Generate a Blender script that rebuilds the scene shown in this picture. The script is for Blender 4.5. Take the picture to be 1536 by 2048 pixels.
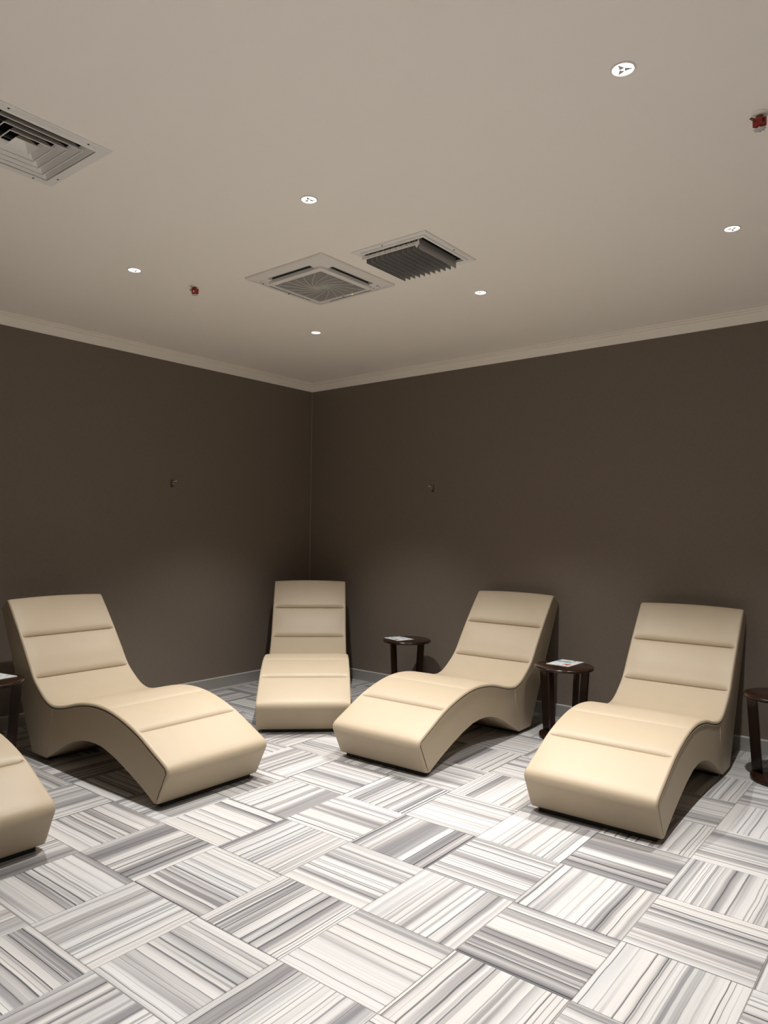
import bpy, bmesh, math, random
from mathutils import Vector, Matrix

random.seed(7)
for o in list(bpy.data.objects):
    bpy.data.objects.remove(o, do_unlink=True)
scene = bpy.context.scene
COL = scene.collection
T = 0.4                                   # edge of one floor tile in metres

# ------------------------------------------------------------------ camera
CAM = Vector((5.2257, -4.0612, 3.3879)) * T
F_PX, PITCH, ROLL, YAW = 1449.6, 0.0264, 0.0119, -0.6700
fwd = Vector((math.sin(YAW) * math.cos(PITCH), math.cos(YAW) * math.cos(PITCH), math.sin(PITCH)))
rt = Vector((math.cos(YAW), -math.sin(YAW), 0))
up = rt.cross(fwd)
rt2 = rt * math.cos(ROLL) + up * math.sin(ROLL)
up2 = rt2.cross(fwd)
cd = bpy.data.cameras.new('camera')
cd.sensor_fit = 'HORIZONTAL'
cd.sensor_width = 36.0
cd.lens = 36.0 * F_PX / 1536.0
cd.clip_start = 0.05
cam = bpy.data.objects.new('camera', cd)
COL.objects.link(cam)
M4 = Matrix((rt2, up2, -fwd)).transposed().to_4x4()
M4.translation = CAM
cam.matrix_world = M4
scene.camera = cam

# ------------------------------------------------------------------ world, exposure
w = bpy.data.worlds.new('world')
scene.world = w
w.use_nodes = True
w.node_tree.nodes['Background'].inputs[0].default_value = (0.0, 0.0, 0.0, 1)
w.node_tree.nodes['Background'].inputs[1].default_value = 0.0
vs = scene.view_settings
vs.view_transform = 'Standard'
vs.look = 'None'
vs.gamma = 1.0
vs.use_curve_mapping = False
vs.exposure = 0.0
LAMP_W = 228.0
LAMP_COLOR = (1.0, 0.978, 0.955)
LAMP_ANGLE = 88.0

# ------------------------------------------------------------------ materials
def mat(name, color, rough=0.5, metal=0.0, spec=0.5):
    m = bpy.data.materials.new(name)
    m.use_nodes = True
    b = m.node_tree.nodes['Principled BSDF']
    b.inputs['Base Color'].default_value = (*color, 1)
    b.inputs['Roughness'].default_value = rough
    b.inputs['Metallic'].default_value = metal
    b.inputs['Specular IOR Level'].default_value = spec
    return m

def nodes(m):
    nt = m.node_tree
    return nt, nt.nodes['Principled BSDF'], nt.nodes.new, nt.links.new

def add_bump(m, scale, strength, dist=0.001, detail=4, coord='Object', var=0.0):
    nt, b, N, L = nodes(m)
    tc = N('ShaderNodeTexCoord')
    nz = N('ShaderNodeTexNoise')
    nz.inputs['Scale'].default_value = scale
    nz.inputs['Detail'].default_value = detail
    L(tc.outputs[coord], nz.inputs['Vector'])
    bp = N('ShaderNodeBump')
    bp.inputs['Strength'].default_value = strength
    bp.inputs['Distance'].default_value = dist
    L(nz.outputs['Fac'], bp.inputs['Height'])
    L(bp.outputs['Normal'], b.inputs['Normal'])
    if var:
        n2 = N('ShaderNodeTexNoise')
        n2.inputs['Scale'].default_value = scale * 0.02
        n2.inputs['Detail'].default_value = 3
        L(tc.outputs[coord], n2.inputs['Vector'])
        col = b.inputs['Base Color'].default_value[:]
        mx = N('ShaderNodeMix'); mx.data_type = 'RGBA'
        mx.inputs['A'].default_value = tuple(c * (1 - var) for c in col[:3]) + (1,)
        mx.inputs['B'].default_value = tuple(min(1, c * (1 + var)) for c in col[:3]) + (1,)
        L(n2.outputs['Fac'], mx.inputs['Factor'])
        L(mx.outputs['Result'], b.inputs['Base Color'])
    return m

M_LEATHER = add_bump(mat('cream_leather', (0.432, 0.351, 0.247), 0.48, 0, 0.35), 420, 0.10, 0.0008, 3, 'Object', 0.03)
M_LEATHER_SIDE = M_LEATHER
M_PIPING = mat('cream_piping', (0.43, 0.35, 0.245), 0.5, 0, 0.3)
M_BLACK = mat('black_base', (0.010, 0.009, 0.008), 0.6)
M_CEIL = add_bump(mat('ceiling_paint', (0.93, 0.88, 0.80), 0.9, 0, 0.2), 9, 0.10, 0.004, 5, 'Object', 0.02)
M_CORNICE = mat('cornice_paint', (0.93, 0.88, 0.80), 0.75, 0, 0.3)
M_WHITE = mat('white_enamel', (0.82, 0.79, 0.74), 0.45, 0, 0.4)
M_ACWHITE = mat('white_plastic', (0.80, 0.765, 0.71), 0.4, 0, 0.4)
M_ALU = mat('grey_aluminium', (0.55, 0.53, 0.50), 0.45, 0.1)
M_BLADE = mat('blade_grey', (0.40, 0.385, 0.365), 0.45, 0.1)
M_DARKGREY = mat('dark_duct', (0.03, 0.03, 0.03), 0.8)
M_DUCT = mat('duct_steel', (0.10, 0.10, 0.10), 0.6, 0.4)
M_MESH = mat('grille_plastic', (0.50, 0.48, 0.445), 0.5)
M_RED = mat('red_cap', (0.33, 0.018, 0.012), 0.35)
M_BRASS = mat('dull_brass', (0.20, 0.13, 0.07), 0.45, 0.7)
M_CHROME = mat('brushed_chrome', (0.72, 0.68, 0.62), 0.35, 0.3)
M_PLATE = mat('bronze_plate', (0.11, 0.095, 0.08), 0.4, 0.5)
M_BASEB = mat('grey_baseboard', (0.36, 0.352, 0.33), 0.35, 0.15)
M_BASET = mat('baseboard_edge', (0.62, 0.61, 0.58), 0.3, 0.3)
M_GROUT = mat('grout', (0.22, 0.205, 0.185), 0.85)
M_SEAM = mat('wall_corner_sealant', (0.32, 0.29, 0.26), 0.6)
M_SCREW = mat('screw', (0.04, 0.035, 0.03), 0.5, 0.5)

# wall covering: taupe brown with a fine woven grain
M_WALL = mat('taupe_wallcovering', (0.112, 0.088, 0.066), 0.62, 0, 0.3)
nt, b, N, L = nodes(M_WALL)
tc = N('ShaderNodeTexCoord')
mp = N('ShaderNodeMapping'); mp.inputs['Scale'].default_value = (220, 220, 30)
mp2 = N('ShaderNodeMapping'); mp2.inputs['Scale'].default_value = (30, 30, 220)
L(tc.outputs['Object'], mp.inputs['Vector']); L(tc.outputs['Object'], mp2.inputs['Vector'])
n1 = N('ShaderNodeTexNoise'); n1.inputs['Scale'].default_value = 1.0; n1.inputs['Detail'].default_value = 2
n2 = N('ShaderNodeTexNoise'); n2.inputs['Scale'].default_value = 1.0; n2.inputs['Detail'].default_value = 2
L(mp.outputs['Vector'], n1.inputs['Vector']); L(mp2.outputs['Vector'], n2.inputs['Vector'])
ad = N('ShaderNodeMath'); ad.operation = 'ADD'
L(n1.outputs['Fac'], ad.inputs[0]); L(n2.outputs['Fac'], ad.inputs[1])
bp = N('ShaderNodeBump'); bp.inputs['Strength'].default_value = 0.25; bp.inputs['Distance'].default_value = 0.0008
L(ad.outputs[0], bp.inputs['Height']); L(bp.outputs['Normal'], b.inputs['Normal'])
mr = N('ShaderNodeMapRange'); mr.inputs['From Min'].default_value = 0.6; mr.inputs['From Max'].default_value = 1.4
L(ad.outputs[0], mr.inputs['Value'])
mx = N('ShaderNodeMix'); mx.data_type = 'RGBA'
mx.inputs['A'].default_value = (0.172, 0.141, 0.112, 1); mx.inputs['B'].default_value = (0.206, 0.170, 0.136, 1)
L(mr.outputs[0], mx.inputs['Factor']); L(mx.outputs['Result'], b.inputs['Base Color'])

# dark espresso wood
M_WOOD = mat('espresso_wood', (0.030, 0.014, 0.008), 0.22, 0, 0.5)
nt, b, N, L = nodes(M_WOOD)
tc = N('ShaderNodeTexCoord')
mp = N('ShaderNodeMapping'); mp.inputs['Scale'].default_value = (6, 90, 6)
L(tc.outputs['Object'], mp.inputs['Vector'])
n1 = N('ShaderNodeTexNoise'); n1.inputs['Scale'].default_value = 1.0; n1.inputs['Detail'].default_value = 5
L(mp.outputs['Vector'], n1.inputs['Vector'])
mx = N('ShaderNodeMix'); mx.data_type = 'RGBA'
mx.inputs['A'].default_value = (0.009, 0.004, 0.0025, 1); mx.inputs['B'].default_value = (0.030, 0.013, 0.007, 1)
L(n1.outputs['Fac'], mx.inputs['Factor']); L(mx.outputs['Result'], b.inputs['Base Color'])

# striped marble (stripes run along the tile's own x axis)
M_MARBLE = mat('striped_marble', (0.8, 0.8, 0.78), 0.22, 0, 0.45)
def build_marble():
    nt, b, N, L = nodes(M_MARBLE)
    tc = N('ShaderNodeTexCoord'); oi = N('ShaderNodeObjectInfo')
    sep = N('ShaderNodeSeparateXYZ'); L(tc.outputs['Object'], sep.inputs[0])
    def math_(op, a, bb=None, c=None):
        n = N('ShaderNodeMath'); n.operation = op
        for i, v in enumerate((a, bb, c)):
            if v is None: continue
            if isinstance(v, (int, float)): n.inputs[i].default_value = v
            else: L(v, n.inputs[i])
        return n.outputs[0]
    rnd = oi.outputs['Random']
    # gentle waviness of the veins
    wn = N('ShaderNodeTexNoise'); wn.noise_dimensions = '4D'
    wn.inputs['Scale'].default_value = 5.0; wn.inputs['Detail'].default_value = 2
    L(tc.outputs['Object'], wn.inputs['Vector']); L(math_('MULTIPLY', rnd, 37.0), wn.inputs['W'])
    wav = math_('MULTIPLY', math_('SUBTRACT', wn.outputs['Fac'], 0.5), 0.010)
    y = math_('ADD', sep.outputs['Y'], wav)
    def strip(freq, seed, detail, rough, xs=0.25):
        n = N('ShaderNodeTexNoise'); n.noise_dimensions = '2D'
        cx = N('ShaderNodeCombineXYZ')
        L(math_('ADD', math_('MULTIPLY', y, freq), math_('MULTIPLY', rnd, 91.7 + seed)), cx.inputs[0])
        L(math_('ADD', math_('MULTIPLY', sep.outputs['X'], xs), math_('MULTIPLY', rnd, 17.3 * seed)), cx.inputs[1])
        n.inputs['Scale'].default_value = 1.0
        n.inputs['Detail'].default_value = detail
        n.inputs['Roughness'].default_value = rough
        L(cx.outputs[0], n.inputs['Vector'])
        return n.outputs['Fac']
    def ramp(fac, stops, interp='LINEAR'):
        r = N('ShaderNodeValToRGB'); r.color_ramp.interpolation = interp
        e = r.color_ramp.elements
        while len(e) < len(stops): e.new(0.5)
        for el, (p, c) in zip(e, stops):
            el.position = p; el.color = (*c, 1) if len(c) == 3 else c
        L(fac, r.inputs['Fac'])
        return r.outputs['Color']
    def mixc(fac, a, bb, blend='MIX'):
        m = N('ShaderNodeMix'); m.data_type = 'RGBA'; m.blend_type = blend
        if isinstance(fac, (int, float)): m.inputs['Factor'].default_value = fac
        else: L(fac, m.inputs['Factor'])
        for s, v in (('A', a), ('B', bb)):
            if isinstance(v, tuple): m.inputs[s].default_value = (*v, 1)
            else: L(v, m.inputs[s])
        return m.outputs['Result']
    g = lambda v: (v, v, v)
    def vor(scale, seed, feature):
        n = N('ShaderNodeTexVoronoi'); n.voronoi_dimensions = '1D'; n.feature = feature
        n.inputs['Scale'].default_value = 1.0; n.inputs['Randomness'].default_value = 1.0
        wv = math_('ADD', math_('MULTIPLY', y, scale), math_('MULTIPLY', rnd, 133.0 + 41.0 * seed))
        L(wv, n.inputs['W'])
        return n, wv
    def chan(col, k):
        sp = N('ShaderNodeSeparateColor'); L(col, sp.inputs[0]); return sp.outputs[k]
    def mapr(v, a, b_, c0=0.0, c1=1.0, smooth=True):
        n = N('ShaderNodeMapRange'); n.interpolation_type = 'SMOOTHSTEP' if smooth else 'LINEAR'
        L(v, n.inputs['Value'])
        for nm, q in (('From Min', a), ('From Max', b_), ('To Min', c0), ('To Max', c1)): n.inputs[nm].default_value = q
        return n.outputs[0]
    # soft cloudy ground
    c = ramp(strip(10, 1, 2.4, 0.55), [(0.27, (0.20, 0.196, 0.202)), (0.38, (0.33, 0.323, 0.326)), (0.45, (0.51, 0.504, 0.498)),
                                       (0.58, (0.565, 0.559, 0.55)), (0.72, (0.48, 0.472, 0.466))])
    tint = ramp(strip(6, 4, 1, 0.5), [(0.3, (1.0, 0.97, 0.94)), (0.7, (0.985, 0.985, 0.985))])
    c = mixc(1.0, c, tint, 'MULTIPLY')
    # how heavily this tile is veined
    heavy = mapr(math_('FRACT', math_('MULTIPLY', rnd, 7.31)), 0.0, 1.0, 0.62, 1.0, False)
    # grey layers: sharp on one side, fading out on the other
    v1, w1 = vor(21, 1, 'F1')
    sgn = math_('SUBTRACT', w1, v1.outputs['W'])
    fade = mapr(sgn, -0.45, 0.55)
    amt = mapr(chan(v1.outputs['Color'], 0), 0.36, 0.85, 0.0, 1.0, False)
    c = mixc(math_('MULTIPLY', math_('MULTIPLY', fade, amt), heavy), c, mixc(chan(v1.outputs['Color'], 1), (0.105, 0.103, 0.110), (0.235, 0.229, 0.233)))
    # narrow flat layers in clusters
    v2, w2 = vor(88, 2, 'F1')
    amt2 = mapr(chan(v2.outputs['Color'], 0), 0.50, 0.95, 0.0, 0.85, False)
    clus = ramp(strip(8, 7, 1, 0.5), [(0.44, g(0)), (0.58, g(1))])
    c = mixc(math_('MULTIPLY', math_('MULTIPLY', amt2, clus), heavy), c, (0.15, 0.148, 0.156))
    # dark veins along layer borders
    e1, w3 = vor(21, 1, 'DISTANCE_TO_EDGE')
    ln1 = mapr(e1.outputs['Distance'], 0.035, 0.105, 1.0, 0.0)
    st1 = mapr(chan(v1.outputs['Color'], 2), 0.30, 0.75, 0.0, 0.96, False)
    c = mixc(math_('MULTIPLY', math_('MULTIPLY', ln1, st1), heavy), c, (0.035, 0.038, 0.044))
    e2, w4 = vor(52, 5, 'DISTANCE_TO_EDGE')
    ln2 = mapr(e2.outputs['Distance'], 0.03, 0.13, 1.0, 0.0)
    v5, w5 = vor(52, 5, 'F1')
    ln2 = math_('MULTIPLY', ln2, mapr(chan(v5.outputs['Color'], 0), 0.25, 0.85, 0.0, 1.0, False))
    clus3 = ramp(strip(7, 9, 1, 0.5), [(0.45, g(0.0)), (0.56, g(0.95))])
    c = mixc(math_('MULTIPLY', math_('MULTIPLY', ln2, clus3), heavy), c, (0.05, 0.052, 0.058))
    # fine crystalline mottling
    nz = N('ShaderNodeTexNoise'); nz.inputs['Scale'].default_value = 260; nz.inputs['Detail'].default_value = 3
    L(tc.outputs['Object'], nz.inputs['Vector'])
    mot = ramp(nz.outputs['Fac'], [(0.3, g(0.955)), (0.7, g(1.0))])
    c = mixc(1.0, c, mot, 'MULTIPLY')
    L(c, b.inputs['Base Color'])
build_marble()

def emis(name, color, strength):
    m = mat(name, color, 0.4)
    b = m.node_tree.nodes['Principled BSDF']
    b.inputs['Emission Color'].default_value = (*color, 1)
    b.inputs['Emission Strength'].default_value = strength
    return m
M_LENS = emis('lit_led_lens', (1.0, 0.985, 0.97), 3.5)
M_LED = emis('orange_led', (1.0, 0.55, 0.18), 3.0)

# printed leaflet: pale ground with teal and red shapes
def leaflet_mat(name, seed):
    m = mat(name, (0.8, 0.8, 0.8), 0.3)
    nt, b, N, L = nodes(m)
    tc = N('ShaderNodeTexCoord')
    mp = N('ShaderNodeMapping'); mp.inputs['Location'].default_value = (seed, seed * 2.3, 0)
    L(tc.outputs['Object'], mp.inputs['Vector'])
    n1 = N('ShaderNodeTexNoise'); n1.inputs['Scale'].default_value = 16; n1.inputs['Detail'].default_value = 1
    L(mp.outputs['Vector'], n1.inputs['Vector'])
    r = N('ShaderNodeValToRGB'); e = r.color_ramp.elements
    e[0].position = 0.36; e[0].color = (0.16, 0.42, 0.46, 1)
    e[1].position = 0.43; e[1].color = (0.55, 0.68, 0.72, 1)
    x = e.new(0.49); x.color = (0.80, 0.79, 0.77, 1)
    x = e.new(0.66); x.color = (0.80, 0.79, 0.78, 1)
    x = e.new(0.70); x.color = (0.30, 0.28, 0.30, 1)
    L(n1.outputs['Fac'], r.inputs['Fac'])
    # a red blossom in one quarter
    sp = N('ShaderNodeSeparateXYZ'); L(tc.outputs['Object'], sp.inputs[0])
    vm = N('ShaderNodeVectorMath'); vm.operation = 'DISTANCE'
    L(tc.outputs['Object'], vm.inputs[0]); vm.inputs[1].default_value = (0.045, -0.055, 0)
    n2 = N('ShaderNodeTexNoise'); n2.inputs['Scale'].default_value = 40
    L(tc.outputs['Object'], n2.inputs['Vector'])
    a = N('ShaderNodeMath'); a.operation = 'MULTIPLY_ADD'; L(n2.outputs['Fac'], a.inputs[0]); a.inputs[1].default_value = 0.09
    L(vm.outputs['Value'], a.inputs[2])
    lt = N('ShaderNodeMath'); lt.operation = 'LESS_THAN'; L(a.outputs[0], lt.inputs[0]); lt.inputs[1].default_value = 0.072
    mx = N('ShaderNodeMix'); mx.data_type = 'RGBA'; L(lt.outputs[0], mx.inputs['Factor'])
    L(r.outputs['Color'], mx.inputs['A']); mx.inputs['B'].default_value = (0.50, 0.08, 0.04, 1)
    L(mx.outputs['Result'], b.inputs['Base Color'])
    return m
M_LEAF = [leaflet_mat('leaflet_print', 0.3), leaflet_mat('leaflet_print_b', 1.7)]
M_PAPER = mat('paper_edge', (0.75, 0.74, 0.72), 0.7)

# ------------------------------------------------------------------ helpers
def link(name, me, m=None, parent=None):
    o = bpy.data.objects.new(name, me)
    COL.objects.link(o)
    if m is not None and me is not None and not me.materials:
        for x in (m if isinstance(m, (list, tuple)) else [m]):
            me.materials.append(x)
    if parent is not None:
        o.parent = parent
    return o

def bm_mesh(bm, name, smooth=False, angle=None):
    bmesh.ops.recalc_face_normals(bm, faces=bm.faces[:])
    me = bpy.data.meshes.new(name)
    bm.to_mesh(me); bm.free()
    if smooth:
        for p in me.polygons: p.use_smooth = True
        if angle:
            me.set_sharp_from_angle(angle=math.radians(angle))
    return me

def obj(name, bm, m, parent=None, smooth=False, angle=None):
    return link(name, bm_mesh(bm, name, smooth, angle), m, parent)

def thing(name, label, cat, loc=(0, 0, 0), rz=0.0, group=None):
    o = bpy.data.objects.new(name, None)
    o.empty_display_size = 0.1
    COL.objects.link(o)
    o.location = loc
    o.rotation_euler = (0, 0, rz)
    o['label'] = label; o['category'] = cat
    if group: o['group'] = group
    return o

def struct(o, label=None, cat=None):
    o['kind'] = 'structure'
    if label: o['label'] = label
    if cat: o['category'] = cat
    return o

def box(bm, x0, x1, y0, y1, z0, z1, mtx=None, bev=0.0):
    vs_ = [bm.verts.new((x, y, z)) for x in (x0, x1) for y in (y0, y1) for z in (z0, z1)]
    f = [(0, 1, 3, 2), (4, 6, 7, 5), (0, 4, 5, 1), (2, 3, 7, 6), (0, 2, 6, 4), (1, 5, 7, 3)]
    fs = [bm.faces.new([vs_[i] for i in q]) for q in f]
    if bev:
        es = list({e for fc in fs for e in fc.edges})
        r = bmesh.ops.bevel(bm, geom=es, offset=bev, segments=2, affect='EDGES', profile=0.5)
        vs_ = list({v for fc in r['faces'] for v in fc.verts} | {v for v in vs_ if v.is_valid})
    if mtx is not None:
        bmesh.ops.transform(bm, matrix=mtx, verts=[v for v in vs_ if v.is_valid])
    return vs_

def lathe(bm, prof, n=32, cap0=True, cap1=True, off=(0, 0, 0)):
    rings = []
    for r, z in prof:
        rings.append([bm.verts.new((off[0] + r * math.cos(2 * math.pi * i / n), off[1] + r * math.sin(2 * math.pi * i / n), off[2] + z)) for i in range(n)])
    for a, b_ in zip(rings, rings[1:]):
        for i in range(n):
            bm.faces.new((a[i], a[(i + 1) % n], b_[(i + 1) % n], b_[i]))
    if cap0: bm.faces.new(rings[0])
    if cap1: bm.faces.new(rings[-1])

def tube(bm, pts, r, n=6, closed=False):
    pts = [Vector(p) for p in pts]
    rings = []
    for i, p in enumerate(pts):
        a = pts[max(i - 1, 0)]; c = pts[min(i + 1, len(pts) - 1)]
        t = (c - a).normalized()
        u = t.cross(Vector((0, 0, 1)))
        if u.length < 1e-3: u = t.cross(Vector((1, 0, 0)))
        u.normalize(); v = t.cross(u)
        rr = r[i] if isinstance(r, (list, tuple)) else r
        rings.append([bm.verts.new(p + u * rr * math.cos(2 * math.pi * k / n) + v * rr * math.sin(2 * math.pi * k / n)) for k in range(n)])
    for a, b_ in zip(rings, rings[1:]):
        for i in range(n):
            bm.faces.new((a[i], a[(i + 1) % n], b_[(i + 1) % n], b_[i]))
    bm.faces.new(rings[0]); bm.faces.new(rings[-1])

def prism_x(bm, prof, x0, x1):
    """profile of (y, z) points swept along x"""
    a = [bm.verts.new((x0, y, z)) for y, z in prof]
    b_ = [bm.verts.new((x1, y, z)) for y, z in prof]
    n = len(prof)
    for i in range(n):
        bm.faces.new((a[i], a[(i + 1) % n], b_[(i + 1) % n], b_[i]))
    bm.faces.new(a); bm.faces.new(b_)

# ------------------------------------------------------------------ the room
WROT = -0.0172
XL, YR = -7.157 * T, 8.682 * T             # the corner the camera looks into
ZC = 6.952 * T                             # ceiling
ZK = 6.765 * T                             # lower edge of the cornice
HB = 0.228 * T                             # baseboard
LEN_R, LEN_L = 6.35, 6.55                  # lengths of the two walls in view
TH = 0.12
corner = (XL, YR, 0)
XMAX, YMIN = XL + LEN_R, YR - LEN_L

def place_wall(o, loc=corner, rz=WROT):
    o.location = loc; o.rotation_euler = (0, 0, rz); return o

bm = bmesh.new(); box(bm, 0, LEN_R, 0, TH, -0.05, ZC + 0.02)
wr = place_wall(struct(obj('wall_right', bm, M_WALL), 'taupe brown wall behind the two right loungers', 'wall'))
bm = bmesh.new(); box(bm, -TH, 0, -LEN_L, TH, -0.05, ZC + 0.02)
wl = place_wall(struct(obj('wall_left', bm, M_WALL), 'taupe brown wall on the left of the corner', 'wall'))
bm = bmesh.new(); box(bm, LEN_R, LEN_R + TH, -LEN_L, TH, -0.05, ZC + 0.02)
place_wall(struct(obj('wall_east', bm, M_WALL), 'taupe brown side wall out of the frame', 'wall'))
bm = bmesh.new(); box(bm, -TH, LEN_R + TH, -LEN_L - TH, -LEN_L, -0.05, ZC + 0.02)
place_wall(struct(obj('wall_near', bm, M_WALL), 'taupe brown wall behind the viewer', 'wall'))

# sealant bead in the corner
bm = bmesh.new(); box(bm, 0.0, 0.004, -0.004, 0.0, HB, ZK)
place_wall(struct(obj('trim_3', bm, M_SEAM), 'thin pale vertical line down the wall corner', 'trim'))

# baseboards: body and a paler top edge
def baseboard(name, ln, side, lab):
    bm = bmesh.new()
    prof = [(0, 0), (-0.013, 0), (-0.013, HB - 0.008), (0, HB - 0.008)]
    prism_x(bm, prof, 0.0, ln)
    o = obj(name, bm, M_BASEB)
    bm = bmesh.new()
    prism_x(bm, [(0, HB - 0.008), (-0.014, HB - 0.008), (-0.012, HB - 0.002), (-0.007, HB), (0, HB)], 0.0, ln)
    e = obj('top_edge', bm, M_BASET, o)
    struct(o, lab, 'baseboard')
    return o
place_wall(baseboard('baseboard_right', LEN_R, 0, 'grey skirting board along the right wall'))
def wall_run(name, parts, ln, lab, cat):
    """profiles (d from wall, z) run along the left wall, toward -y"""
    root = None
    for pname, prof, m in parts:
        bm = bmesh.new()
        a = [bm.verts.new((d, 0, z)) for d, z in prof]; b_ = [bm.verts.new((d, -ln, z)) for d, z in prof]
        n = len(prof)
        for i in range(n): bm.faces.new((a[i], a[(i + 1) % n], b_[(i + 1) % n], b_[i]))
        bm.faces.new(a); bm.faces.new(b_)
        o = obj(pname if root else name, bm, m, root)
        if root is None: root = o
    struct(root, lab, cat)
    return root
place_wall(wall_run('baseboard_left', [('body', [(0, 0), (0.013, 0), (0.013, HB - 0.008), (0, HB - 0.008)], M_BASEB),
    ('top_edge', [(0, HB - 0.008), (0.014, HB - 0.008), (0.012, HB - 0.002), (0.007, HB), (0, HB)], M_BASET)], LEN_L, 'grey skirting board along the left wall', 'baseboard'))

# cornice: flat face leaning out, a groove, a bead under the ceiling
CH = ZC - ZK
cprof = [(0, ZK), (0.010, ZK), (0.013, ZK + 0.004), (0.026, ZK + 0.26 * CH), (0.040, ZK + 0.50 * CH), (0.048, ZK + 0.66 * CH),
         (0.046, ZK + 0.71 * CH), (0.054, ZK + 0.74 * CH), (0.060, ZK + 0.84 * CH), (0.058, ZK + 0.88 * CH), (0.065, ZK + 0.91 * CH), (0.068, ZC + 0.004), (0, ZC + 0.004)]
place_wall(wall_run('trim_1', [('cornice', cprof, M_CORNICE)], LEN_L, 'pale plaster cornice along the left wall', 'cornice'))
bm = bmesh.new(); prism_x(bm, [(-d, z) for d, z in cprof], 0, LEN_R)
place_wall(struct(obj('trim_2', bm, M_CORNICE), 'pale plaster cornice along the right wall', 'cornice'))

# ceiling with openings for the two duct outlets
DIF = (-1.595 * T, -0.955 * T, 0.575 * T)       # square diffuser: centre x, y, half side
VEN = (-0.262 * T, 3.433 * T, 0.578 * T)        # louvred grille
holes = [(DIF[0] - 0.47 * T, DIF[0] + 0.47 * T, DIF[1] - 0.47 * T, DIF[1] + 0.47 * T),
         (VEN[0] - 0.46 * T, VEN[0] + 0.46 * T, VEN[1] - 0.46 * T, VEN[1] + 0.46 * T),
         (-1.895 * T - 0.268, -1.895 * T + 0.268, 3.405 * T - 0.268, 3.405 * T + 0.268)]
xs = sorted({XL - 0.35, XMAX + 0.2} | {h[i] for h in holes for i in (0, 1)})
ys = sorted({YMIN - 0.2, YR + 0.2} | {h[i] for h in holes for i in (2, 3)})
bm = bmesh.new()
vg = {(i, j): bm.verts.new((x, y, ZC)) for i, x in enumerate(xs) for j, y in enumerate(ys)}
for i in range(len(xs) - 1):
    for j in range(len(ys) - 1):
        cx, cy = (xs[i] + xs[i + 1]) / 2, (ys[j] + ys[j + 1]) / 2
        if any(h[0] < cx < h[1] and h[2] < cy < h[3] for h in holes): continue
        bm.faces.new((vg[i, j], vg[i, j + 1], vg[i + 1, j + 1], vg[i + 1, j]))
r = bmesh.ops.extrude_face_region(bm, geom=bm.faces[:])
bmesh.ops.translate(bm, verts=[g for g in r['geom'] if isinstance(g, bmesh.types.BMVert)], vec=(0, 0, 0.03))
struct(obj('ceiling', bm, M_CEIL), 'plain pale plaster ceiling', 'ceiling')

# floor: grout bed with marble tiles
bm = bmesh.new(); box(bm, XL - 0.35, XMAX + 0.2, YMIN - 0.2, YR + 0.1, -0.06, -0.002)
floor = struct(obj('floor', bm, M_GROUT), 'striped grey and white marble tiles laid in alternating directions', 'floor')
GAP = 0.0028
tile_cache = {}
def tile_mesh(x0, x1, y0, y1, rot):
    """tile clipped to the room, in its own coordinates (rot: stripes along world y)"""
    key = tuple(round(v, 3) for v in (x0, x1, y0, y1)) + (rot,)
    if key in tile_cache: return tile_cache[key]
    bm = bmesh.new()
    g, c = GAP / 2, 0.0012
    if rot: X0, X1, Y0, Y1 = y0, y1, -x1, -x0
    else: X0, X1, Y0, Y1 = x0, x1, y0, y1
    X0 += g; X1 -= g; Y0 += g; Y1 -= g
    lo = [bm.verts.new(p) for p in ((X0, Y0, -0.012), (X1, Y0, -0.012), (X1, Y1, -0.012), (X0, Y1, -0.012))]
    mi = [bm.verts.new(p) for p in ((X0, Y0, -c), (X1, Y0, -c), (X1, Y1, -c), (X0, Y1, -c))]
    tp = [bm.verts.new(p) for p in ((X0 + c, Y0 + c, 0), (X1 - c, Y0 + c, 0), (X1 - c, Y1 - c, 0), (X0 + c, Y1 - c, 0))]
    for a, b_ in ((lo, mi), (mi, tp)):
        for i in range(4): bm.faces.new((a[i], a[(i + 1) % 4], b_[(i + 1) % 4], b_[i]))
    bm.faces.new(tp); bm.faces.new(lo)
    me = bm_mesh(bm, 'tile'); me.materials.append(M_MARBLE)
    tile_cache[key] = me
    return me
CX0, CX1, CY0, CY1 = XL / T - 0.28, XMAX / T + 0.1, YMIN / T - 0.1, YR / T + 0.02
for i in range(-8, 10):
    for j in range(-9, 9):
        a0, a1 = max(i, CX0), min(i + 1, CX1); b0, b1 = max(j, CY0), min(j + 1, CY1)
        if a1 - a0 < 0.03 or b1 - b0 < 0.03: continue
        rot = (i + j) % 2 == 0
        cx, cy = i + 0.5, j + 0.5
        me = tile_mesh((a0 - cx) * T, (a1 - cx) * T, (b0 - cy) * T, (b1 - cy) * T, rot)
        o = link('tile', me, None, floor)
        o.location = (cx * T, cy * T, random.uniform(-0.0002, 0.0002))
        o.rotation_euler = (0, 0, math.pi / 2 if rot else 0)

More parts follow.
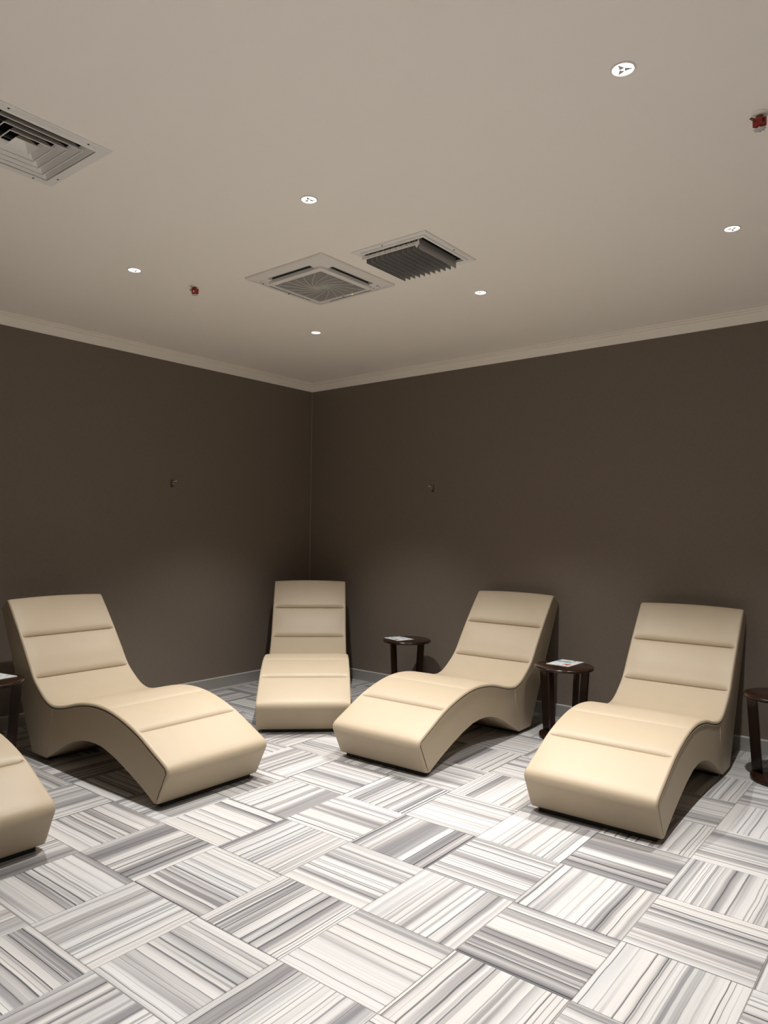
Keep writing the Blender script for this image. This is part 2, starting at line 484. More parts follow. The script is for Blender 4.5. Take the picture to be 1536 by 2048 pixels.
# ------------------------------------------------------------------ loungers
LW = 0.63
TOP = [(0.006, 0.022), (-0.020, 0.075), (-0.052, 0.140), (-0.0735, 0.182), (-0.066, 0.212), (-0.030, 0.234), (0.045, 0.270), (0.18, 0.334), (0.31, 0.378), (0.455, 0.409),
       (0.60, 0.416), (0.76, 0.397), (0.92, 0.357), (1.03, 0.340), (1.10, 0.350), (1.17, 0.382), (1.28, 0.462), (1.365, 0.570), (1.455, 0.686), (1.55, 0.800), (1.640, 0.903)]
BOT = [(1.735, 0.838), (1.283, 0.022), (1.112, 0.022), (1.04, 0.060), (0.96, 0.103), (0.88, 0.144), (0.80, 0.176), (0.72, 0.197), (0.65, 0.206), (0.58, 0.207), (0.50, 0.199),
       (0.40, 0.173), (0.27, 0.127), (0.16, 0.082), (0.08, 0.045), (0.045, 0.022)]
SEAMS = [(0.19, 0.0215), (0.465, 0.0125), (0.775, 0.0080), (1.28, 0.0215), (1.455, 0.0215)]   # s position, depth

def catmull(pts, sub=8):
    out = []
    n = len(pts)
    for i in range(n - 1):
        p0 = pts[max(i - 1, 0)]; p1 = pts[i]; p2 = pts[i + 1]; p3 = pts[min(i + 2, n - 1)]
        for k in range(sub):
            t = k / sub
            out.append(tuple(0.5 * ((2 * p1[c]) + (-p0[c] + p2[c]) * t + (2 * p0[c] - 5 * p1[c] + 4 * p2[c] - p3[c]) * t * t
                                    + (-p0[c] + 3 * p1[c] - 3 * p2[c] + p3[c]) * t ** 3) for c in (0, 1)))
    out.append(pts[-1])
    return out
PATH = catmull(TOP, 10)
ARC = [0.0]
for a, b_ in zip(PATH, PATH[1:]):
    ARC.append(ARC[-1] + math.hypot(b_[0] - a[0], b_[1] - a[1]))
def at_arc(l):
    l = min(max(l, 0), ARC[-1])
    lo = 0
    for i in range(len(ARC) - 1):
        if ARC[i] <= l: lo = i
    t = (l - ARC[lo]) / max(ARC[lo + 1] - ARC[lo], 1e-9)
    return tuple(PATH[lo][c] + (PATH[lo + 1][c] - PATH[lo][c]) * t for c in (0, 1))
def normal_at(l):
    a = at_arc(l - 0.008); b_ = at_arc(l + 0.008)
    d = Vector((b_[0] - a[0], b_[1] - a[1])).normalized()
    return (-d.y, d.x)              # outward (up / front)
def arc_of_s(s):
    best = None
    for i, p in enumerate(PATH):
        if ARC[i] > 0.25 and (best is None or abs(p[0] - s) < abs(PATH[best][0] - s)): best = i
    return ARC[best]
DEPTH = 0.0225
SEAM_ARC = [(0.0, 0.006)] + [(arc_of_s(s), d) for s, d in SEAMS] + [(ARC[-1], 0.012)]

def ease(x):
    x = min(max(x, 0), 1); return x * x * (3 - 2 * x)

def cushion_mesh(k):
    l0, d0 = SEAM_ARC[k]; l1, d1 = SEAM_ARC[k + 1]
    first, last = k == 0, k == len(SEAM_ARC) - 2
    ln = l1 - l0
    ts = [0, .0015, .004, .008, .013, .019, .026, .035]
    mid = [ts[-1] + (ln - 2 * ts[-1]) * i / 18 for i in range(1, 18)]
    st = ts + mid + [ln - t for t in reversed(ts)]
    H = LW / 2
    ws = [0, .0012, .003, .0055, .0085, .012, .016, .022, .032, .05, .08, .13, .19, .25]
    ws = ws + [H] + [LW - x for x in reversed(ws)]
    R = 0.013
    bm = bmesh.new()
    rows = []
    for t in st:
        l = l0 + t
        p = at_arc(l); nrm = normal_at(l)
        a, b_ = t, ln - t
        # rounding towards either seam (tighter on the upper side so the padding overhangs)
        ra, rb = 0.040, 0.026
        sa = d0 * (1 - math.sqrt(max(0, 1 - (1 - min(a / ra, 1)) ** 2)))
        sb = (d1 if last else d1 * 1.0) * (1 - math.sqrt(max(0, 1 - (1 - min(b_ / rb, 1)) ** 2)))
        row = []
        for x in ws:
            e = min(x, LW - x)
            inset = ease((e - 0.008) / 0.030)
            off = -(sa + sb) * (inset if not ((first and a < b_) or (last and b_ < a)) else 1)
            off += 0.006 * math.sin(math.pi * t / ln) * ease(e / 0.08)
            if e < R: off -= R - math.sqrt(R * R - (R - e) ** 2)
            if last and b_ < 0.06: off += 0.010 * (1 - (2 * x / LW - 1) ** 2) * 0.0
            ext = 0.0
            if last:
                ext = 0.012 * (1 - (2 * x / LW - 1) ** 2) * ease(1 - b_ / 0.1)
            dx = (nrm[1], -nrm[0])        # along the path
            row.append(bm.verts.new((x - H, p[0] + nrm[0] * off + dx[0] * ext, p[1] + nrm[1] * off + dx[1] * ext)))
        row.append(bm.verts.new((H - 0.008, p[0] - nrm[0] * DEPTH, p[1] - nrm[1] * DEPTH)))
        row.append(bm.verts.new((-H + 0.008, p[0] - nrm[0] * DEPTH, p[1] - nrm[1] * DEPTH)))
        rows.append(row)
    n = len(rows[0])
    for a, b_ in zip(rows, rows[1:]):
        for i in range(n):
            bm.faces.new((a[i], a[(i + 1) % n], b_[(i + 1) % n], b_[i]))
    bm.faces.new(rows[0]); bm.faces.new(rows[-1])
    me = bm_mesh(bm, 'cushion', True, 50)
    me.materials.append(M_LEATHER)
    return me

def body_mesh():
    H = LW / 2 - 0.0025
    ins = []
    for i in range(0, 101):
        l = ARC[-1] * i / 100
        p = at_arc(l); nr = normal_at(l)
        d = 0.0235
        ins.append((p[0] - nr[0] * d, p[1] - nr[1] * d))
    ins[0] = (0.020, 0.022)
    ins[-1] = (1.650, 0.892)
    lower = BOT[:]
    prof = ins + lower
    bm = bmesh.new()
    a = [bm.verts.new((-H, s, z)) for s, z in prof]
    b_ = [bm.verts.new((H, s, z)) for s, z in prof]
    n = len(prof)
    for i in range(n):
        bm.faces.new((a[i], a[(i + 1) % n], b_[(i + 1) % n], b_[i]))
    fa = bm.faces.new(a); fb = bm.faces.new(b_)
    es = list(fa.edges) + list(fb.edges)
    bmesh.ops.bevel(bm, geom=es, offset=0.004, segments=2, affect='EDGES', profile=0.5)
    bmesh.ops.triangulate(bm, faces=[f for f in bm.faces if len(f.verts) > 4])
    me = bm_mesh(bm, 'upholstered_base', True, 40)
    me.materials.append(M_LEATHER)
    return me

def piping_mesh(sx):
    bm = bmesh.new()
    pts = []
    for i in range(0, 91):
        l = ARC[-1] * i / 90
        p = at_arc(l); nr = normal_at(l)
        pts.append((sx * (LW / 2 - 0.0030), p[0] - nr[0] * 0.0245, p[1] - nr[1] * 0.0245))
    tube(bm, pts, 0.0030, 6)
    me = bm_mesh(bm, 'piping', True); me.materials.append(M_PIPING)
    return me

def seam_mesh(sx):
    bm = bmesh.new()
    x = sx * (LW / 2 - 0.0024)
    tube(bm, [(x, 1.045, 0.320), (x, 1.070, 0.19), (x, 1.108, 0.030)], 0.0014, 5)
    me = bm_mesh(bm, 'side_seam', True); me.materials.append(M_PIPING)
    return me

def rail_mesh(y0, y1):
    bm = bmesh.new(); box(bm, -LW / 2 + 0.035, LW / 2 - 0.035, y0, y1, 0.0, 0.0235, None, 0.002)
    me = bm_mesh(bm, 'base_rail'); me.materials.append(M_BLACK)
    return me

def make_lounger():
    t = thing('lounge_chair', '', 'lounge chair', group='cream wave loungers')
    link('upholstered_base', body_mesh(), None, t)
    names = ['foot_cushion', 'shin_cushion', 'thigh_cushion', 'seat_cushion', 'back_cushion', 'head_cushion']
    for k, nme in enumerate(names):
        link(nme, cushion_mesh(k), None, t)
    for s in (-1, 1):
        link('piping', piping_mesh(s), None, t)
        link('side_seam', seam_mesh(s), None, t)
    link('base_rail', rail_mesh(0.025, 0.075), None, t)
    link('base_rail', rail_mesh(1.135, 1.255), None, t)
    return t

def dup(root, label):
    r_ = root.copy(); COL.objects.link(r_); r_['label'] = label
    for ch in list(root.children):
        c = ch.copy(); COL.objects.link(c); c.parent = r_
        for g in ch.children:
            d = g.copy(); COL.objects.link(d); d.parent = c
    return r_

spots = [
    (1.8925, 4.085, 0.8, 'cream leather wave lounger on the far right, between the two rightmost side tables'),
    (-1.312, 4.185, 0.8, 'cream leather wave lounger right of the corner one, between two tables with leaflets'),
    (-3.37, 4.69, 43.0, 'cream leather wave lounger standing diagonally in the room corner'),
    (-2.33, 1.9675, 89.6, 'cream leather wave lounger on the left showing its shaded arched side'),
    (-2.30, -0.985, 89.6, 'cream leather wave lounger cut off by the left edge, only its foot end showing'),
]
proto = make_lounger()
for i, (x, y, a, lab) in enumerate(spots):
    o = proto if i == 0 else dup(proto, lab)
    o['label'] = lab
    o.location = (x * T, y * T, 0)
    o.rotation_euler = (0, 0, math.radians(a))

# ------------------------------------------------------------------ side tables
TR, TZ = 0.195, 0.475
def make_table():
    t = thing('side_table', '', 'side table', group='round espresso side tables')
    bm = bmesh.new()
    lathe(bm, [(TR - 0.012, TZ - 0.022), (TR - 0.004, TZ - 0.020), (TR, TZ - 0.013), (TR, TZ - 0.008), (TR - 0.003, TZ - 0.003), (TR - 0.009, TZ)], 48)
    obj('table_top', bm, M_WOOD, t, True, 35)
    bm = bmesh.new()
    br = TR * 0.83
    lathe(bm, [(br, 0.0), (br, 0.018), (br - 0.003, 0.023), (br - 0.008, 0.025)], 48)
    obj('base_disc', bm, M_WOOD, t, True, 35)
    for k in range(4):
        a = math.radians(90 * k)
        bm = bmesh.new()
        th = 0.055
        z0, z1 = 0.024, TZ - 0.021
        r0, r1 = TR * 0.82 - 0.030, TR * 0.82
        w0, w1 = 0.018, 0.020
        def ring(rc, wd, z): return [bm.verts.new(p) for p in ((rc - th / 2, -wd / 2, z), (rc + th / 2, -wd / 2, z), (rc + th / 2, wd / 2, z), (rc - th / 2, wd / 2, z))]
        A, B = ring(r0, w0, z0), ring(r1, w1, z1)
        for i in range(4): bm.faces.new((A[i], A[(i + 1) % 4], B[(i + 1) % 4], B[i]))
        bm.faces.new(A); bm.faces.new(B)
        bmesh.ops.bevel(bm, geom=[e for e in bm.edges if abs(e.verts[0].co.z - e.verts[1].co.z) > 0.1], offset=0.003, segments=2, affect='EDGES')
        bmesh.ops.rotate(bm, verts=bm.verts[:], cent=(0, 0, 0), matrix=Matrix.Rotation(a, 3, 'Z'))
        obj('leg', bm, M_WOOD, t, True, 35)
    return t
tproto = make_table()
tables = [
    (0.056, 7.345, 'dark round side table between the two right loungers, leaflet in the middle'),
    (-3.62, 7.915, 'dark round side table beside the corner lounger, leaflet at its left edge'),
    (3.30, 7.30, 'bare dark round side table cut off by the right edge'),
    (-5.70, 0.62, 'dark round side table at the left edge, behind the cut-off lounger'),
]
for i, (x, y, lab) in enumerate(tables):
    o = tproto if i == 0 else dup(tproto, lab)
    o['label'] = lab
    o.location = (x * T, y * T, 0)
    o.rotation_euler = (0, 0, math.radians(-8))

def leaflet(x, y, rz, w_, h_, m, lab):
    bm = bmesh.new(); box(bm, -w_ / 2, w_ / 2, -h_ / 2, h_ / 2, 0, 0.0025)
    me = bm_mesh(bm, 'leaflet')
    me.materials.append(m); me.materials.append(M_PAPER)
    for p in me.polygons: p.material_index = 0 if p.normal.z > 0.5 else 1
    o = link('leaflet', me)
    o.location = (x * T, y * T, TZ + 0.0002); o.rotation_euler = (0, 0, math.radians(rz))
    o['label'] = lab; o['category'] = 'leaflet'; o['group'] = 'leaflets on the side tables'
leaflet(-0.01, 7.545, -3, 0.165, 0.228, M_LEAF[0], 'printed leaflet with red flower on the table between the right loungers')
leaflet(-3.775, 7.845, -18, 0.200, 0.158, M_LEAF[1], 'printed leaflet overhanging the left of the table by the corner lounger')
leaflet(-5.80, 0.70, 10, 0.165, 0.228, M_LEAF[0], 'printed leaflet on the table at the left edge')

# ------------------------------------------------------------------ downlights
def make_downlight():
    t = thing('downlight', '', 'ceiling light', group='recessed downlights')
    bm = bmesh.new()
    lathe(bm, [(0.0385, 0.002), (0.0385, -0.0015), (0.0365, -0.0035), (0.0335, -0.0035), (0.0315, -0.001), (0.0315, 0.002)], 32, False, False)
    obj('trim_ring', bm, M_WHITE, t, True, 40)
    bm = bmesh.new()
    lathe(bm, [(0.0316, -0.0005), (0.022, -0.0012), (0.0075, -0.0016)], 32, False, True)
    obj('lens', bm, M_LENS, t, True)
    bm = bmesh.new()
    for k in range(3):
        m = Matrix.Rotation(math.radians(120 * k + 20), 4, 'Z')
        a = [bm.verts.new(m @ Vector(p)) for p in ((0.005, -0.0085, -0.002), (0.027, -0.0012, -0.0016), (0.027, 0.0012, -0.0016), (0.005, 0.0085, -0.002))]
        b_ = [bm.verts.new(v.co + Vector((0, 0, -0.001))) for v in a]
        for i in range(4): bm.faces.new((a[i], a[(i + 1) % 4], b_[(i + 1) % 4], b_[i]))
        bm.faces.new(a); bm.faces.new(b_)
    obj('lens_clip', bm, M_ALU, t)
    return t
lamp_data = bpy.data.lights.new('downlight_beam', 'SPOT')
lamp_data.energy = LAMP_W
lamp_data.color = LAMP_COLOR
lamp_data.spot_size = math.radians(LAMP_ANGLE)
lamp_data.spot_blend = 1.0
lamp_data.shadow_soft_size = 0.03
dproto = make_downlight()
lamps = [
    (3.237, 1.335, 'recessed downlight nearest the viewer, upper right of the ceiling'),
    (-0.234, 1.464, 'recessed downlight left of the louvred grille, high in the middle of the ceiling'),
    (3.191, 4.957, 'recessed downlight above the far right lounger'),
    (-3.665, 1.549, 'recessed downlight left of the small red sprinkler, above the left lounger'),
    (-0.316, 5.182, 'recessed downlight right of and beyond the louvred grille'),
    (-3.821, 5.322, 'recessed downlight nearest the wall corner'),
]
for x, y, lab in [(3.2, -3.1, 'added fill downlight above the viewer, out of the frame'), (-0.27, -5.9, 'added fill downlight behind the viewer to the left, out of the frame'),  # unseen lamps added to brighten the near floor and ceiling
                  (6.65, -3.1, 'added fill downlight right of the viewer, out of the frame'),
                  (3.2, -5.9, 'added fill downlight behind the viewer, out of the frame'),
                  (6.65, -5.9, 'added fill downlight behind the viewer to the right, out of the frame')]:
    lamps.append((x, y, lab))
lamp_roots = []
for i, (x, y, lab) in enumerate(lamps):
    o = dproto if i == 0 else dup(dproto, lab)
    o['label'] = lab
    o.location = (x * T, y * T, ZC)
    o.rotation_euler = (0, 0, math.radians(37 * i))
    lamp_roots.append(o)
for o in lamp_roots:
    lo = bpy.data.objects.new('downlight_beam', lamp_data)
    COL.objects.link(lo); lo.parent = o
    lo.location = (0, 0, -0.036)

# ------------------------------------------------------------------ four-way ceiling diffuser
def square_ring(bm, a0, z0, a1, z1, th=0.0015):
    """slanted square collar from half size a0 (height z0) to a1 (height z1)"""
    def sq(a, z): return [bm.verts.new(p) for p in ((-a, -a, z), (a, -a, z), (a, a, z), (-a, a, z))]
    o0, o1 = sq(a0, z0), sq(a1, z1)
    i0, i1 = sq(a0 - th, z0 + th * 0.2), sq(a1 - th, z1 + th * 0.2)
    for A, B in ((o0, o1), (i1, i0), (i0, o0), (o1, i1)):
        for i in range(4): bm.faces.new((A[i], A[(i + 1) % 4], B[(i + 1) % 4], B[i]))
d = thing('ceiling_diffuser', 'white square ceiling diffuser with stepped louvres at the left edge', 'air vent', (DIF[0], DIF[1], ZC))
bm = bmesh.new()
A_ = DIF[2]; I_ = 0.475 * T
def frame_ring(bm, prof):
    loops = []
    for a, z in prof: loops.append([bm.verts.new(p) for p in ((-a, -a, z), (a, -a, z), (a, a, z), (-a, a, z))])
    n = len(loops)
    for k in range(n):
        X, Y = loops[k], loops[(k + 1) % n]
        for i in range(4): bm.faces.new((X[i], X[(i + 1) % 4], Y[(i + 1) % 4], Y[i]))
frame_ring(bm, [(A_, 0.001), (A_, -0.004), (A_ - 0.003, -0.006), (I_ + 0.004, -0.0065), (I_, -0.009), (I_ - 0.002, -0.009), (I_ - 0.002, 0.001)])
obj('frame', bm, M_WHITE, d)
bm = bmesh.new(); square_ring(bm, I_ - 0.003, -0.004, I_ - 0.026, 0.026); obj('neck', bm, M_WHITE, d)
for a in (0.385, 0.292, 0.200):
    bm = bmesh.new(); square_ring(bm, a * T, -0.006, (a - 0.058) * T, 0.021)
    frame_ring(bm, [(a * T + 0.0018, -0.006), (a * T + 0.0018, -0.0085), (a * T - 0.0012, -0.0085), (a * T - 0.0012, -0.006)])
    obj('louvre_ring', bm, M_WHITE, d)
bm = bmesh.new(); square_ring(bm, 0.112 * T, -0.006, 0.03 * T, 0.030)
vv = [bm.verts.new(p) for p in ((-0.03 * T, -0.03 * T, 0.03), (0.03 * T, -0.03 * T, 0.03), (0.03 * T, 0.03 * T, 0.03), (-0.03 * T, 0.03 * T, 0.03))]
bm.faces.new(vv)
obj('centre_cone', bm, M_WHITE, d)
bm = bmesh.new()
for sx in (-1, 1):
    box(bm, sx * 0.05 - 0.004, sx * 0.05 + 0.004, -I_, I_, 0.030, 0.042)
obj('cross_bar', bm, M_DUCT, d)
bm = bmesh.new()
h = 0.468 * T
vs4 = [bm.verts.new((x, y, z)) for z in (0.031, 0.26) for x, y in ((-h, -h), (h, -h), (h, h), (-h, h))]
for i in range(4): bm.faces.new((vs4[i], vs4[(i + 1) % 4], vs4[4 + (i + 1) % 4], vs4[4 + i]))
bm.faces.new(vs4[4:])
obj('duct_box', bm, M_DARKGREY, d)
for sx, sy in ((0.53, 0.36), (0.53, -0.36), (-0.36, 0.53), (0.36, -0.53), (-0.53, -0.36), (-0.53, 0.36)):
    bm = bmesh.new(); lathe(bm, [(0.0042, -0.0055), (0.0042, -0.0072), (0.002, -0.0085)], 10, True, True, (sx * T, sy * T, 0))
    obj('screw', bm, M_SCREW, d)

# ------------------------------------------------------------------ louvred grille with hanging blades
v = thing('louvre_grille', 'square ceiling grille with grey blades hanging below its frame', 'air vent', (VEN[0], VEN[1], ZC))
A_ = VEN[2]; I_ = 0.462 * T
bm = bmesh.new()
frame_ring(bm, [(A_, 0.001), (A_, -0.004), (A_ - 0.004, -0.007), (A_ - 0.012, -0.007), (A_ - 0.018, -0.004), (A_ - 0.030, -0.003), (I_ + 0.014, -0.010), (I_ + 0.003, -0.012), (I_, -0.010), (I_, 0.001)])
obj('frame', bm, M_WHITE, v)
bm = bmesh.new()
h = 0.458 * T
vs4 = [bm.verts.new((x, y, z)) for z in (0.0, 0.22) for x, y in ((-h, -h), (h, -h), (h, h), (-h, h))]
for i in range(4): bm.faces.new((vs4[i], vs4[(i + 1) % 4], vs4[4 + (i + 1) % 4], vs4[4 + i]))
bm.faces.new(vs4[4:])
obj('duct_box', bm, M_DARKGREY, v)
# local frame: x, y relative to the centre (tiles)
bx0, bx1 = -0.435, 0.385
by0, by1 = -0.455, 0.395
NB = 11
for k in range(NB):
    bx = (bx0 + (bx1 - bx0) * k / (NB - 1)) * T
    bm = bmesh.new()
    prof = [(bx, -0.054), (bx + 0.0012, -0.054), (bx + 0.0005, -0.035), (bx - 0.002, 0.002), (bx - 0.0035, 0.002), (bx - 0.0008, -0.035)]
    a = [bm.verts.new((x, by0 * T + 0.006, z)) for x, z in prof]; b_ = [bm.verts.new((x, by1 * T, z)) for x, z in prof]
    for i in range(6): bm.faces.new((a[i], a[(i + 1) % 6], b_[(i + 1) % 6], b_[i]))
    bm.faces.new(a); bm.faces.new(b_)
    obj('blade', bm, M_BLADE, v)
bm = bmesh.new()
box(bm, (bx0 - 0.06) * T, (bx1 + 0.02) * T, by0 * T - 0.002, by0 * T + 0.004, -0.034, -0.019)
lk = obj('link_bar', bm, M_WHITE, v)
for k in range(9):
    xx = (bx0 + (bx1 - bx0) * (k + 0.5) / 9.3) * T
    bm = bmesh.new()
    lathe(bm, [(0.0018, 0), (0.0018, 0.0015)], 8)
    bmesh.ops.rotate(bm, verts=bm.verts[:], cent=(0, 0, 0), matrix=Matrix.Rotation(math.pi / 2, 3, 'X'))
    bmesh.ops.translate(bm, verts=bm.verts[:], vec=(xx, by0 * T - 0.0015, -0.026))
    obj('hole_dot', bm, M_SCREW, lk)  # dark-coloured discs stand in for the shaded holes in the bar
bm = bmesh.new()
xr = (bx1 + 0.02) * T
pr = [(xr, -0.012), (xr - 0.030, -0.030), (xr - 0.014, -0.052), (xr, -0.030)]
a = [bm.verts.new((x, by0 * T - 0.003, z)) for x, z in pr]; b_ = [bm.verts.new((x, by0 * T + 0.0, z)) for x, z in pr]
for i in range(4): bm.faces.new((a[i], a[(i + 1) % 4], b_[(i + 1) % 4], b_[i]))
bm.faces.new(a); bm.faces.new(b_)
obj('bracket', bm, M_WHITE, v)
for sx in (-1, 1):
    bm = bmesh.new(); box(bm, sx * 0.35 * T - 0.004, sx * 0.35 * T + 0.004, by0 * T, by1 * T, -0.012, 0.010)
    obj('carrier_strip', bm, M_DUCT, v)
for k in range(10):
    xx = (bx0 + (bx1 - bx0) * (k + 0.5) / 10) * T
    bm = bmesh.new()
    pts = [(xx + 0.011 * math.cos(q), by0 * T + 0.010, -0.012 + 0.009 * math.sin(q)) for q in [math.pi * i / 6 for i in range(7)]]
    tube(bm, pts, 0.0022, 5)
    obj('spring_clip', bm, M_ALU, v, True)
for sx, sy in ((-0.1, -0.545), (0.545, 0.1)):
    bm = bmesh.new(); lathe(bm, [(0.0042, -0.0065), (0.0042, -0.008), (0.002, -0.009)], 10, True, True, (sx * T, sy * T, 0))
    obj('screw', bm, M_SCREW, v)

# ------------------------------------------------------------------ cassette air conditioner
ACC = (-1.895 * T, 3.405 * T)
ac = thing('cassette_air_conditioner', 'white square cassette air conditioner with spiral intake grille in the ceiling', 'air conditioner', (ACC[0], ACC[1], ZC), math.radians(-1.2))
HA = 0.306
def rounded_square(a, r_, z, n=6):
    pts = []
    for cx, cy, st in ((a - r_, a - r_, 0), (-a + r_, a - r_, 90), (-a + r_, -a + r_, 180), (a - r_, -a + r_, 270)):
        for i in range(n + 1):
            q = math.radians(st + 90 * i / n)
            pts.append((cx + r_ * math.cos(q), cy + r_ * math.sin(q), z))
    return pts
def loft(bm, loops, cap0=False, cap1=False):
    L_ = [[bm.verts.new(p) for p in lp] for lp in loops]
    n = len(L_[0])
    for A, B in zip(L_, L_[1:]):
        for i in range(n): bm.faces.new((A[i], A[(i + 1) % n], B[(i + 1) % n], B[i]))
    if cap0: bm.faces.new(L_[0])
    if cap1: bm.faces.new(L_[-1])
# outer panel, sloping gently down to the slot ring
SO, SI = 0.256, 0.214
bm = bmesh.new()
loft(bm, [rounded_square(HA, 0.012, 0.001), rounded_square(HA, 0.012, -0.007), rounded_square(HA - 0.003, 0.012, -0.010),
          rounded_square(HA - 0.02, 0.02, -0.012), rounded_square(SO, 0.055, -0.022), rounded_square(SO, 0.055, -0.014)])
obj('panel', bm, M_ACWHITE, ac, True, 30)
# inner carrier around the grille
bm = bmesh.new()
loft(bm, [rounded_square(SI + 0.004, 0.035, -0.016), rounded_square(SI + 0.004, 0.035, -0.020), rounded_square(SI, 0.03, -0.034), rounded_square(SI - 0.008, 0.028, -0.038),
          rounded_square(0.186, 0.010, -0.038), rounded_square(0.184, 0.008, -0.026)])
ic = obj('grille_surround', bm, M_ACWHITE, ac, True, 30)
# slot recess floor and corner bridges
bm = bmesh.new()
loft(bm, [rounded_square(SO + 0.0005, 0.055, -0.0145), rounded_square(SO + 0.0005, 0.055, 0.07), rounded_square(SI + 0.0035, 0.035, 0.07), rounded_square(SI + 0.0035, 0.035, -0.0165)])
obj('slot_recess', bm, M_DARKGREY, ac)  # dark colour puts the deep slot's shade into its walls
for k in range(4):
    rot = Matrix.Rotation(math.radians(90 * k), 4, 'Z')
    bm = bmesh.new()
    pts = rounded_square(SO - 0.001, 0.055, 0)[0:7]; pin = rounded_square(SI + 0.004, 0.035, 0)[0:7]
    x1 = 0.165
    outer = [(SO - 0.001, x1, 0)] + pts + [(x1, SO - 0.001, 0)]
    inner = [(SI + 0.004, x1, 0)] + pin + [(x1, SI + 0.004, 0)]
    o_ = [bm.verts.new(rot @ Vector((p[0], p[1], -0.0215))) for p in outer]
    i_ = [bm.verts.new(rot @ Vector((p[0], p[1], -0.0235))) for p in inner]
    o2 = [bm.verts.new(rot @ Vector((p[0], p[1], -0.004))) for p in outer]
    i2 = [bm.verts.new(rot @ Vector((p[0], p[1], -0.004))) for p in inner]
    n = len(o_)
    for i in range(n - 1):
        bm.faces.new((o_[i], o_[i + 1], i_[i + 1], i_[i]))
        bm.faces.new((o2[i], o2[i + 1], i2[i + 1], i2[i]))
    for i in (0, n - 1): bm.faces.new((o_[i], i_[i], i2[i], o2[i]))
    obj('corner_bridge', bm, M_ACWHITE, ac, True, 30)
    # air vane, half open in its slot
    bm = bmesh.new()
    box(bm, -0.160, 0.160, -0.0012, 0.0012, -0.017, 0.017)
    bmesh.ops.transform(bm, matrix=rot @ Matrix.Translation((0, -(SI + 0.012), 0.004)) @ Matrix.Rotation(math.radians(-20), 4, 'X'), verts=bm.verts[:])
    obj('air_vane', bm, M_ALU, ac)
# intake grille: backing, fine lattice, spiral ribs, hub
GH = 0.184
bm = bmesh.new(); box(bm, -GH, GH, -GH, GH, -0.026, -0.024)
obj('filter_backing', bm, mat('filter_grey', (0.12, 0.116, 0.11), 0.8), ac)
bm = bmesh.new()
NS = 34
for k in range(NS):
    u = -GH + 2 * GH * (k + 0.5) / NS
    box(bm, u - 0.0014, u + 0.0014, -GH, GH, -0.0355, -0.0315)
    box(bm, -GH, GH, u - 0.0014, u + 0.0014, -0.0355, -0.0315)
lat = obj('grille_lattice', bm, M_MESH, ac); lat['kind'] = 'stuff'
bm = bmesh.new()
for k in range(18):
    a0 = 2 * math.pi * k / 18
    pts = []
    for i in range(22):
        rr = 0.022 + 0.235 * i / 21
        q = a0 + 1.25 * (1 - math.exp(-3.2 * i / 21)) 
        x, y = rr * math.cos(q), rr * math.sin(q)
        if max(abs(x), abs(y)) > GH: break
        pts.append((x, y, -0.0362))
    if len(pts) > 3: tube(bm, pts, 0.0019, 5)
ribs = obj('spiral_ribs', bm, M_ACWHITE, ac, True); ribs['kind'] = 'stuff'
bm = bmesh.new(); lathe(bm, [(0.024, -0.030), (0.024, -0.0375), (0.020, -0.0388)], 24)
obj('hub', bm, M_MESH, ac, True, 40)
for sx in (-1, 1):
    bm = bmesh.new(); box(bm, sx * 0.058 - 0.018, sx * 0.058 + 0.018, -0.016 - 0.012 * sx, 0.016 - 0.012 * sx, -0.0312, -0.0272)
    obj('dark_opening', bm, M_DARKGREY, ac)
bm = bmesh.new(); lathe(bm, [(0.0032, -0.037), (0.0032, -0.0392), (0.0015, -0.040)], 12, True, True, (0.066, 0.197, 0))
obj('indicator_lamp', bm, M_LED, ac)
bm = bmesh.new(); box(bm, -0.012, 0.004, 0.194, 0.199, -0.0388, -0.0375)
obj('sensor_window', bm, M_SCREW, ac)
bm = bmesh.new(); box(bm, -0.024, 0.014, -0.2025, -0.1985, -0.0384, -0.0375)
obj('maker_mark', bm, M_ALU, ac)
for sx, sy in ((-0.262, 0.0), (0.205, 0.228), (-0.245, -0.215), (0.247, 0.210)):
    bm = bmesh.new(); lathe(bm, [(0.0045, -0.0150), (0.0045, -0.0235), (0.002, -0.024)], 10, True, True, (sx, sy, 0))
    obj('clip_screw', bm, M_SCREW, ac)

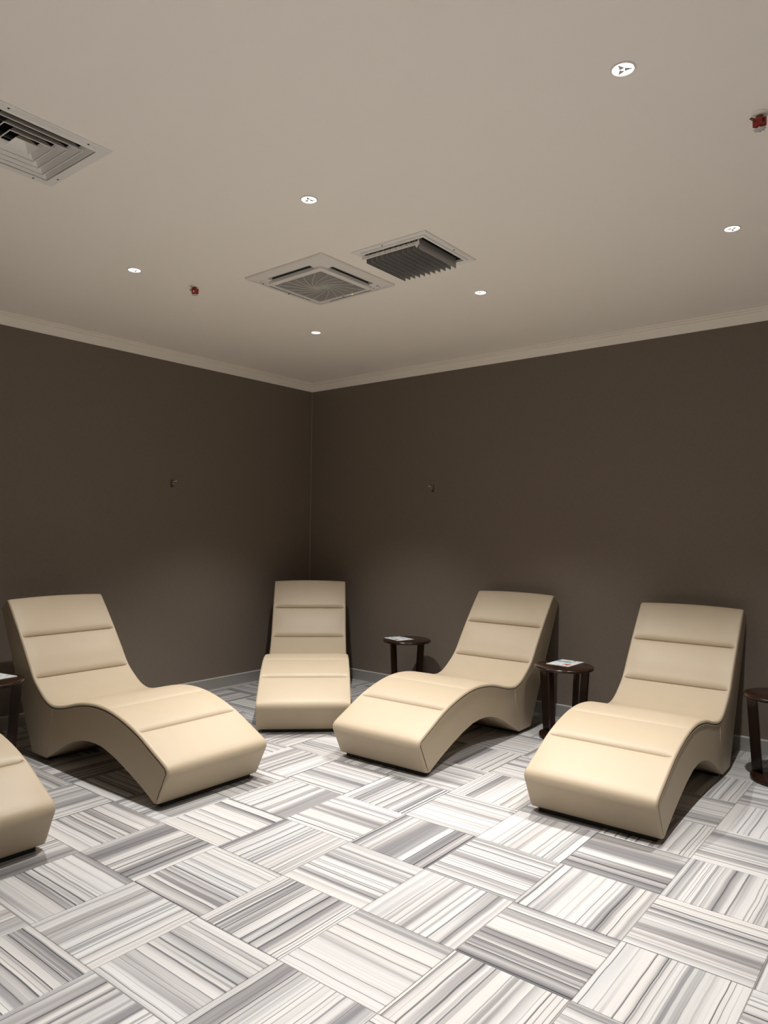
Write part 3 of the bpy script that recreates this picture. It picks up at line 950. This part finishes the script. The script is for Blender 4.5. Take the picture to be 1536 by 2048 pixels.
# ------------------------------------------------------------------ sprinklers with red caps
def make_sprinkler():
    t = thing('fire_sprinkler', '', 'sprinkler', group='ceiling sprinklers')
    bm = bmesh.new(); lathe(bm, [(0.030, 0.002), (0.030, -0.002), (0.022, -0.006), (0.014, -0.007)], 24)
    obj('escutcheon', bm, M_CEIL, t, True, 40)
    bm = bmesh.new(); lathe(bm, [(0.011, -0.004), (0.011, -0.016), (0.014, -0.018), (0.014, -0.021)], 12)
    obj('sprinkler_body', bm, M_BRASS, t, True, 30)
    bm = bmesh.new()
    for s in (-1, 1):
        tube(bm, [(s * 0.010, 0, -0.020), (s * 0.0155, 0, -0.030), (s * 0.012, 0, -0.044), (0, 0, -0.050)], 0.0028, 6)
    obj('frame_arm', bm, M_BRASS, t, True)
    bm = bmesh.new()
    for s in (-1, 1):
        m = Matrix.Rotation(math.radians(90 + 20 * s), 4, 'Z') @ Matrix.Translation((0, s * 0.0135, 0))
        box(bm, -0.016, 0.016, -0.0035, 0.0035, -0.046, -0.016, m, 0.002)
    box(bm, -0.013, 0.013, -0.013, 0.013, -0.050, -0.042, Matrix.Rotation(0.6, 4, 'Z'), 0.002)
    obj('red_cap', bm, M_RED, t)
    bm = bmesh.new()
    lathe(bm, [(0.0155, -0.0515), (0.0155, -0.0530), (0.004, -0.056)], 16)
    for k in range(8):
        q = math.radians(45 * k)
        box(bm, 0.013, 0.020, -0.003, 0.003, -0.0530, -0.0517, Matrix.Rotation(q, 4, 'Z'))
    obj('deflector', bm, M_ALU, t)
    bm = bmesh.new()
    tube(bm, [(-0.014, 0.004, -0.018), (-0.026, 0.008, -0.013), (-0.033, 0.006, -0.018), (-0.028, 0.0, -0.026), (-0.016, 0.0, -0.026)], 0.0022, 6)
    obj('cap_strap', bm, M_BRASS, t, True)
    return t
sproto = make_sprinkler()
for i, (x, y, a, lab) in enumerate([(-3.535, 2.46, 0.5, 'small red-capped sprinkler left of the air conditioner'), (3.935, 2.62, 0.9, 'red-capped sprinkler at the right edge of the ceiling')]):
    o = sproto if i == 0 else dup(sproto, lab)
    o['label'] = lab
    o.location = (x * T, y * T, ZC); o.rotation_euler = (0, 0, a)

# ------------------------------------------------------------------ wall hooks
def make_hook():
    t = thing('coat_hook', '', 'coat hook', group='metal coat hooks')
    bm = bmesh.new(); box(bm, -0.013, 0.013, -0.005, 0.0, -0.036, 0.022, None, 0.0015)
    obj('back_plate', bm, M_PLATE, t)
    bm = bmesh.new(); tube(bm, [(0, -0.004, 0.009), (0, -0.060, 0.010), (0, -0.066, 0.011)], [0.0042, 0.0042, 0.0042], 10)
    obj('upper_peg', bm, M_CHROME, t, True, 40)
    bm = bmesh.new(); tube(bm, [(0, -0.004, -0.008), (0, -0.026, -0.009)], 0.0042, 10)
    obj('lower_peg', bm, M_CHROME, t, True, 40)
    bm = bmesh.new(); tube(bm, [(0, -0.052, 0.011), (0, -0.052, 0.020)], 0.003, 8)
    obj('peg_stop', bm, M_CHROME, t, True, 40)
    return t
hk = make_hook()
hk['label'] = 'small metal coat hook on the right wall'
def wall_point(side, dist):
    """point on a wall face at distance dist from the corner"""
    if side == 'R': v_ = Vector((math.cos(WROT), math.sin(WROT), 0)) * dist
    else: v_ = Vector((math.sin(WROT), -math.cos(WROT), 0)) * dist
    return Vector(corner) + v_
HZ = 4.315 * T
pR = wall_point('R', (-3.50 + 7.157) * T); pL = wall_point('L', (8.682 - 4.74) * T)
hk.location = (pR.x, pR.y, HZ); hk.rotation_euler = (0, 0, WROT)
h2 = dup(hk, 'small metal coat hook on the left wall')
h2.location = (pL.x, pL.y, HZ); h2.rotation_euler = (0, 0, WROT + math.pi / 2)
